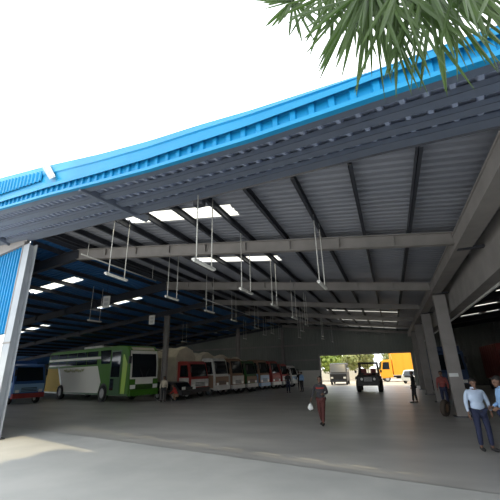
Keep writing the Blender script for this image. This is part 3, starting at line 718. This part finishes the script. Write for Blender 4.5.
# ------------------------------------------------------------------ palm over the viewpoint
pal = thing('fan_palm', (2.3, -.2, 0), 0, 'fan palm whose pointed green leaflets hang into the top of the view', 'palm tree')
base = Vector((2.3, -.2, 0)); crown = Vector((1.5, .7, 5.1))
b = MB(); b.tube([(0, 0, 0), (.1, .1, 1.5), (-.2, .4, 3.4), crown-base], .15, 12, r2=.1)
for q in range(14): b.lathe([(.155-.003*q, 0), (.165-.003*q, .03), (.15-.003*q, .06)], 12, 'z', Vector((0, 0, 0)).lerp(crown-base, q/15))
b.build('trunk', M['bark'], pal)
def ray(px, py):
    return (r_*(px-250)+d_*(py-250)+f_*340).normalized()
def frond(c, n, length, a0, a1, droop, seed):
    rnd = random.Random(seed); c = Vector(c); b = MB()
    b.tube([crown-base, (crown+c)*.5-base+Vector((0, 0, .12)), c-base], .016, 6, r2=.01)
    for i in range(n):
        a = a0+(a1-a0)*(i+rnd.uniform(-.3, .3))/(n-1); L = length*rnd.uniform(.75, 1.1)
        dr = (Vector((.93, .37, 0))*math.sin(a) - Vector((0, 0, 1))*math.cos(a) + Vector((-.3, .85, 0))*rnd.uniform(-.35, .35)).normalized()
        side = dr.cross(Vector((-.34, .88, .33))+Vector((rnd.uniform(-.6, .6), 0, rnd.uniform(-.6, .6)))).normalized()
        nr = side.cross(dr); wd = .0072*rnd.uniform(.8, 1.3); prev = None; segs = 6
        for s in range(segs+1):
            t = s/segs; p = c-base+dr*L*t + Vector((0, 0, -droop))*L*t*t
            w_ = wd*(.5+1.6*t)*(1-t)**.6*1.6+.0006
            cur = (p-side*w_+nr*w_*.4, p, p+side*w_+nr*w_*.4)
            if prev:
                b.face([prev[0], prev[1], cur[1], cur[0]]); b.face([prev[1], prev[2], cur[2], cur[1]])
            prev = cur
    b.build('frond', M['palm'], pal, recalc=False)
def at(px, py, dist): return ray(px, py)*dist+Vector((0, 0, 2))
frond(at(293, 1, 3.2), 19, .33, -1.9, 1.3, .05, 1)
frond(at(318, -10, 3.3), 16, .40, -1.7, .9, .05, 11)
frond(at(372, -30, 2.8), 20, .78, -.55, .45, .1, 12)
frond(at(436, -20, 2.9), 14, .66, -.5, .6, .1, 13)
frond(at(334, -8, 3.0), 16, .42, -1.6, .9, .1, 2)
frond(at(372, -14, 2.6), 20, .62, -.85, .55, .15, 3)
frond(at(398, -12, 2.5), 18, .60, -.6, .7, .15, 4)
frond(at(425, -22, 2.5), 18, .58, -.5, .95, .12, 5)
frond(at(355, -2, 2.9), 20, .5, -1.3, 1.2, .1, 6)
frond(at(460, -26, 2.4), 14, .56, -.4, .8, .12, 7)
frond(at(500, -24, 2.5), 10, .5, -.6, .8, .1, 8)
frond(at(385, 2, 2.9), 20, .42, -1.5, 1.5, .1, 9)

# ------------------------------------------------------------------ people
def skin_mesh(nodes, edges, subdiv=1, root=0):
    me = bpy.data.meshes.new('tmp'); me.from_pydata([n[0] for n in nodes], edges, []); ob = bpy.data.objects.new('tmp', me); COL.objects.link(ob)
    md = ob.modifiers.new('s', 'SKIN'); md.use_smooth_shade = True
    layer = me.skin_vertices[0] if me.skin_vertices else None
    if layer is None:
        bm = bmesh.new(); bm.from_mesh(me); bm.verts.layers.skin.verify(); bm.to_mesh(me); bm.free(); layer = me.skin_vertices[0]
    for i, n in enumerate(nodes):
        r = n[1]; layer.data[i].radius = r if isinstance(r, tuple) else (r, r); layer.data[i].use_root = (i == root)
    if subdiv: sd = ob.modifiers.new('d', 'SUBSURF'); sd.levels = subdiv; sd.render_levels = subdiv
    dg = bpy.context.evaluated_depsgraph_get(); dg.update(); ev = ob.evaluated_get(dg); out = bpy.data.meshes.new_from_object(ev)
    bpy.data.objects.remove(ob); return out
def merge_remesh(meshes, extra, voxel, name, mt, parent):
    bm = bmesh.new()
    for q in meshes: bm.from_mesh(q)
    for (c, r, rot) in extra:
        mtx = Matrix.Translation(c) @ rot @ Matrix.Diagonal((*r, 1)); bmesh.ops.create_icosphere(bm, subdivisions=3, radius=1, matrix=mtx)
    me = bpy.data.meshes.new(name); bm.to_mesh(me); bm.free(); ob = bpy.data.objects.new('tmp', me); COL.objects.link(ob)
    md = ob.modifiers.new('r', 'REMESH'); md.mode = 'VOXEL'; md.voxel_size = voxel; md.use_smooth_shade = True
    sm = ob.modifiers.new('sm', 'SMOOTH'); sm.factor = .5; sm.iterations = 2
    dg = bpy.context.evaluated_depsgraph_get(); dg.update(); out = bpy.data.meshes.new_from_object(ob.evaluated_get(dg)); bpy.data.objects.remove(ob)
    out.materials.clear(); out.materials.append(mt)
    for p in out.polygons: p.use_smooth = True
    o = bpy.data.objects.new(name, out); COL.objects.link(o); o.parent = parent; return o
def lerp(a, b, t): return Vector(a)+(Vector(b)-Vector(a))*t
def person(loc, rz, label, P, shirt, pants, scale=1, voxel=.012, sleeves=True, group=None, build=1.0, stripe=None):
    """figure faces -Y; P holds joint positions for a 1.70 m body"""
    o = thing('person', loc, rz, label, 'person', group); o.scale = (scale,)*3
    D = dict(hipL=(.09, 0, .88), hipR=(-.09, 0, .88), kneeL=(.10, -.02, .48), kneeR=(-.10, -.02, .48), ankL=(.10, .03, .08), ankR=(-.10, .03, .08),
             toeL=(.12, -.15, .035), toeR=(-.12, -.15, .035), pel=(0, 0, .93), waist=(0, 0, 1.05), chest=(0, .01, 1.25), neck=(0, .02, 1.42), nt=(0, 0, 1.49), head=(0, -.01, 1.59),
             shL=(.19, .01, 1.37), shR=(-.19, .01, 1.37), elL=(.24, .03, 1.10), elR=(-.24, .03, 1.10), wrL=(.25, -.05, .86), wrR=(-.25, -.05, .86), htilt=0)
    D.update(P); V = {k: Vector(v) if k != 'htilt' else v for k, v in D.items()}
    nodes = []; edges = []; idx = {}
    def nd(k, r, p=None): idx[k] = len(nodes); nodes.append((tuple(p if p is not None else V[k]), r)); return idx[k]
    def ed(a, b): edges.append((idx[a], idx[b]))
    w = build
    nd('pel', (.115*w, .09*w)); nd('waist', (.11*w, .085*w)); nd('chest', (.135*w, .095*w)); nd('neck', (.07, .06)); nd('nt', .056)
    ed('pel', 'waist'); ed('waist', 'chest'); ed('chest', 'neck'); ed('neck', 'nt')
    for s in 'LR':
        nd('hip'+s, .078*w); nd('knee'+s, .055); nd('calf'+s, .052, lerp(V['knee'+s], V['ank'+s], .3)); nd('ank'+s, .036); nd('toe'+s, (.035, .028))
        ed('pel', 'hip'+s); ed('hip'+s, 'knee'+s); ed('knee'+s, 'calf'+s); ed('calf'+s, 'ank'+s); ed('ank'+s, 'toe'+s)
        nd('sh'+s, .058); nd('el'+s, .038); nd('fore'+s, .036, lerp(V['el'+s], V['wr'+s], .25)); nd('wr'+s, .024)
        ed('chest', 'sh'+s); ed('sh'+s, 'el'+s); ed('el'+s, 'fore'+s); ed('fore'+s, 'wr'+s)
    body = skin_mesh(nodes, edges, 1, idx['pel'])
    # hands: palm and five curled fingers, skinned as chains from inside the palm
    parts = [body]
    for s, sg in (('L', 1), ('R', -1)):
        wr = V['wr'+s]; d = (wr-V['el'+s]).normalized(); inward = Vector((-sg, 0, 0)); inward = (inward-d*inward.dot(d)).normalized(); fwd = d.cross(inward)*sg
        if fwd.y > 0: fwd = -fwd
        palm = wr+d*.05
        nn = [(tuple(wr), .022), (tuple(wr+d*.05), (.034, .018)), (tuple(wr+d*.085), (.036, .016))]; ee = [(0, 1), (1, 2)]
        parts.append(skin_mesh(nn, ee, 1, 0))
        for q, (off, ln) in enumerate(((.030, .070), (.010, .080), (-.011, .074), (-.031, .058))):
            p0 = wr+d*.07+fwd*off; p1 = p0+d*ln*.5+inward*.004; p2 = p1+d*ln*.35+inward*ln*.2; p3 = p2+d*ln*.15+inward*ln*.3
            parts.append(skin_mesh([(tuple(p0), .009), (tuple(p1), .0088), (tuple(p2), .008), (tuple(p3), .007)], [(0, 1), (1, 2), (2, 3)], 0, 0))
        p0 = wr+d*.03+fwd*.02; p1 = p0+d*.03+fwd*.028; p2 = p1+d*.03+fwd*.008+inward*.012
        parts.append(skin_mesh([(tuple(p0), .012), (tuple(p1), .0105), (tuple(p2), .008)], [(0, 1), (1, 2)], 0, 0))
    H = V['head']; rot = Matrix.Rotation(V['htilt'], 4, 'X')
    def hp(x, y, z): return H+(rot @ Vector((x, y, z)))
    ex = [(hp(0, .01, .02), (.078, .095, .09), rot), (hp(0, -.02, -.05), (.058, .068, .06), rot), (hp(0, -.093, -.015), (.013, .02, .022), rot), (hp(0, -.075, -.09), (.028, .02, .018), rot),
          (hp(.079, .01, -.005), (.01, .02, .03), rot), (hp(-.079, .01, -.005), (.01, .02, .03), rot), (hp(0, -.088, -.052), (.024, .01, .007), rot), (hp(0, -.076, .028), (.05, .012, .008), rot)]
    merge_remesh(parts, ex, voxel, 'body', M['skin'], o)
    # eyes and mouth
    b = MB()
    for sx in (-.032, .032): bmesh.ops.create_icosphere(b.bm, subdivisions=2, radius=.011, matrix=Matrix.Translation(hp(sx, -.083, .006)))
    b.build('eyes', M['blackg'], o)
    b = MB(); bmesh.ops.create_icosphere(b.bm, subdivisions=2, radius=1, matrix=Matrix.Translation(hp(0, -.094, -.052)) @ rot @ Matrix.Diagonal((.022, .006, .004, 1))); b.build('lips', M['maroon'], o)
    # hair cap
    hb = []
    merge_remesh([], [(hp(0, .03, .045), (.086, .092, .078), rot), (hp(0, .055, -.01), (.078, .062, .06), rot), (hp(0, -.05, .085), (.06, .045, .028), rot)], .012, 'hair', M['hair'], o)
    # shirt
    nodes = []; edges = []; idx.clear()
    nd('pel', (.155*w, .125*w), V['pel']+Vector((0, 0, .02))); nd('waist', (.140*w, .110*w)); nd('chest', (.165*w, .122*w)); nd('neck', (.095, .085), V['neck']+Vector((0, 0, .012)))
    ed('pel', 'waist'); ed('waist', 'chest'); ed('chest', 'neck')
    for s in 'LR':
        nd('sh'+s, .072); nd('el'+s, .054 if sleeves else .058, V['el'+s] if sleeves else lerp(V['sh'+s], V['el'+s], .75)); ed('chest', 'sh'+s); ed('sh'+s, 'el'+s)
        if sleeves: nd('wr'+s, .038, lerp(V['el'+s], V['wr'+s], .92)); ed('el'+s, 'wr'+s)
    merge_remesh([skin_mesh(nodes, edges, 1, 0)], [(V['neck']-Vector((0, 0, .035)), (.13*w, .085, .055), Matrix.Identity(4)), (lerp(V['shL'], V['chest'], .35), (.085, .07, .07), Matrix.Identity(4)), (lerp(V['shR'], V['chest'], .35), (.085, .07, .07), Matrix.Identity(4)), (V['chest']-Vector((0, 0, .03)), (.175*w, .12*w, .16), Matrix.Identity(4)), (V['waist']-Vector((0, 0, .02)), (.158*w, .125*w, .15), Matrix.Identity(4))], voxel*1.1, 'shirt', shirt, o)
    if stripe:
        b = MB(); c = V['chest']; b.lathe([(.15*w, -.02), (.158*w, .0), (.15*w, .02)], 20, 'z', (0, 0, 0)); q = b.build('chest_stripe', stripe, o); q.location = c+Vector((0, -.005, .03)); q.scale = (1.12, .86, 1)
    # collar and belt
    b = MB(); b.lathe([(.066, 0), (.074, .0), (.068, .04), (.06, .04)], 16, 'z'); q = b.build('collar', shirt, o); q.location = V['neck']+Vector((0, -.0, .012))
    b = MB(); b.lathe([(.14*w, -.02), (.158*w, -.02), (.158*w, .02), (.14*w, .02)], 20, 'z'); q = b.build('belt', M['blackg'], o); q.location = V['pel']+Vector((0, 0, -.03)); q.scale = (1, .8, 1)
    # trousers
    nodes = []; edges = []; idx.clear()
    nd('pel', (.142*w, .115*w))
    for s in 'LR':
        nd('hip'+s, .102*w); nd('knee'+s, .075); nd('ank'+s, .062, V['ank'+s]+Vector((0, 0, .02))); ed('pel', 'hip'+s); ed('hip'+s, 'knee'+s); ed('knee'+s, 'ank'+s)
    merge_remesh([skin_mesh(nodes, edges, 1, 0)], [], voxel*1.1, 'trousers', pants, o)
    for s in 'LR':
        a = V['ank'+s]; t = V['toe'+s]
        merge_remesh([], [(lerp(a, t, .55)-Vector((0, 0, .01)), (.048, .135, .045), Matrix.Rotation(math.atan2((t-a).x, -(t-a).y), 4, 'Z') @ Matrix.Rotation(0, 4, 'X')), (a+Vector((0, .01, -.02)), (.045, .055, .055), Matrix.Identity(4))], .012, 'shoe', M['blackg'], o)
    return o
person((1.86, 10.85, 0), R(12), 'man in a pale blue shirt and navy trousers facing the camera, looking down',
       dict(head=(0, -.05, 1.575), nt=(0, -.02, 1.49), htilt=.30, elL=(.27, .02, 1.10), wrL=(.24, -.12, .88), elR=(-.25, .03, 1.10), wrR=(-.27, -.06, .85), ankL=(.13, -.02, .08), toeL=(.17, -.19, .035), kneeL=(.12, -.05, .48)),
       M['shirt_b'], M['navy'], .98, .011, build=1.05)
person((2.30, 10.1, 0), R(-75), 'man in a brighter blue shirt at the right edge, turned sideways with bowed head',
       dict(head=(0, -.08, 1.57), nt=(0, -.04, 1.49), neck=(0, -.01, 1.42), htilt=.35, elL=(.25, .0, 1.10), wrL=(.16, -.22, 1.02), elR=(-.25, .0, 1.10), wrR=(-.16, -.22, 1.02), kneeL=(.10, -.06, .48), ankL=(.10, -.04, .08), toeL=(.12, -.22, .035)),
       M['shirt_l'], M['navy'], 1.02, .011, build=1.12)
wm = person((-2.66, 13.9, 0), R(-6), 'man in dark shirt with red trim and maroon trousers walking towards the camera',
       dict(kneeL=(.08, -.10, .49), ankL=(.06, -.13, .09), toeL=(.07, -.30, .05), kneeR=(-.08, -.02, .48), ankR=(-.06, .16, .10), toeR=(-.07, .0, .035), elR=(-.30, .06, 1.12), wrR=(-.36, -.03, .92), elL=(.25, .04, 1.10), wrL=(.18, -.18, 1.08)),
       M['darkc'], M['maroon'], 1.0, .013, stripe=M['redc'])
# bag held in the walking man's hand
b = MB(); bmesh.ops.create_icosphere(b.bm, subdivisions=3, radius=1, matrix=Matrix.Diagonal((.10, .06, .11, 1)))
for v in b.bm.verts: v.co *= 1+.12*math.sin(v.co.x*40+v.co.z*31)
bagm = b.build('plastic_bag', M['white'], smooth=True); bagm.location = (-3.06, 13.84, .62); tag(bagm, "small white plastic bag in the walking man's hand", 'bag')
b = MB(); b.tube([(-.03, 0, .08), (-.01, 0, .16), (.01, 0, .16), (.03, 0, .08)], .008, 6); b.build('handle', M['white'], bagm)
person((-15.4, 22.1, 0), R(20), 'bystander in a cream shirt and dark trousers beside the green bus front', dict(), M['shirt_c'], M['darkc'], 1.0, .018)
person((-14.75, 22.6, 0), R(-60), 'person in red crouching right of the bystander by the bus', dict(hipL=(.1, .12, .40), hipR=(-.1, .12, .40), pel=(0, .14, .43), waist=(0, .06, .55), chest=(0, -.04, .74), neck=(0, -.1, .88), nt=(0, -.13, .94), head=(0, -.16, 1.03), shL=(.18, -.04, .84), shR=(-.18, -.04, .84), elL=(.22, -.22, .62), elR=(-.22, -.22, .62), wrL=(.12, -.38, .52), wrR=(-.12, -.38, .52), kneeL=(.14, -.2, .50), kneeR=(-.14, -.2, .50)), M['redc'], M['brown'], 1.0, .018)
person((0.98, 22.8, 0), R(-110), 'man in black standing by the second right column near the exit', dict(kneeL=(.1, -.08, .48), ankL=(.1, -.12, .08), toeL=(.1, -.29, .035)), M['blackc'], M['blackc'], 1.0, .018)
person((-8.75, 31.2, 0), R(30), 'distant man in dark clothes walking by the end of the truck row', dict(), M['darkc'], M['navy'], 1.0, .02)
person((-7.9, 32.8, 0), R(-30), 'distant man in a blue shirt left of the exit opening', dict(), M['shirt_l'], M['darkc'], 1.0, .02)
person((-9.0, 36.4, 0), R(10), 'farthest man in black standing before the back wall plinth', dict(), M['blackc'], M['darkc'], 1.0, .02)
person((2.22, 20.6, 0), R(-20), 'man with a reddish brown shirt half hidden behind the broad right column', dict(), M['dred'], M['navy'], 1.0, .018)
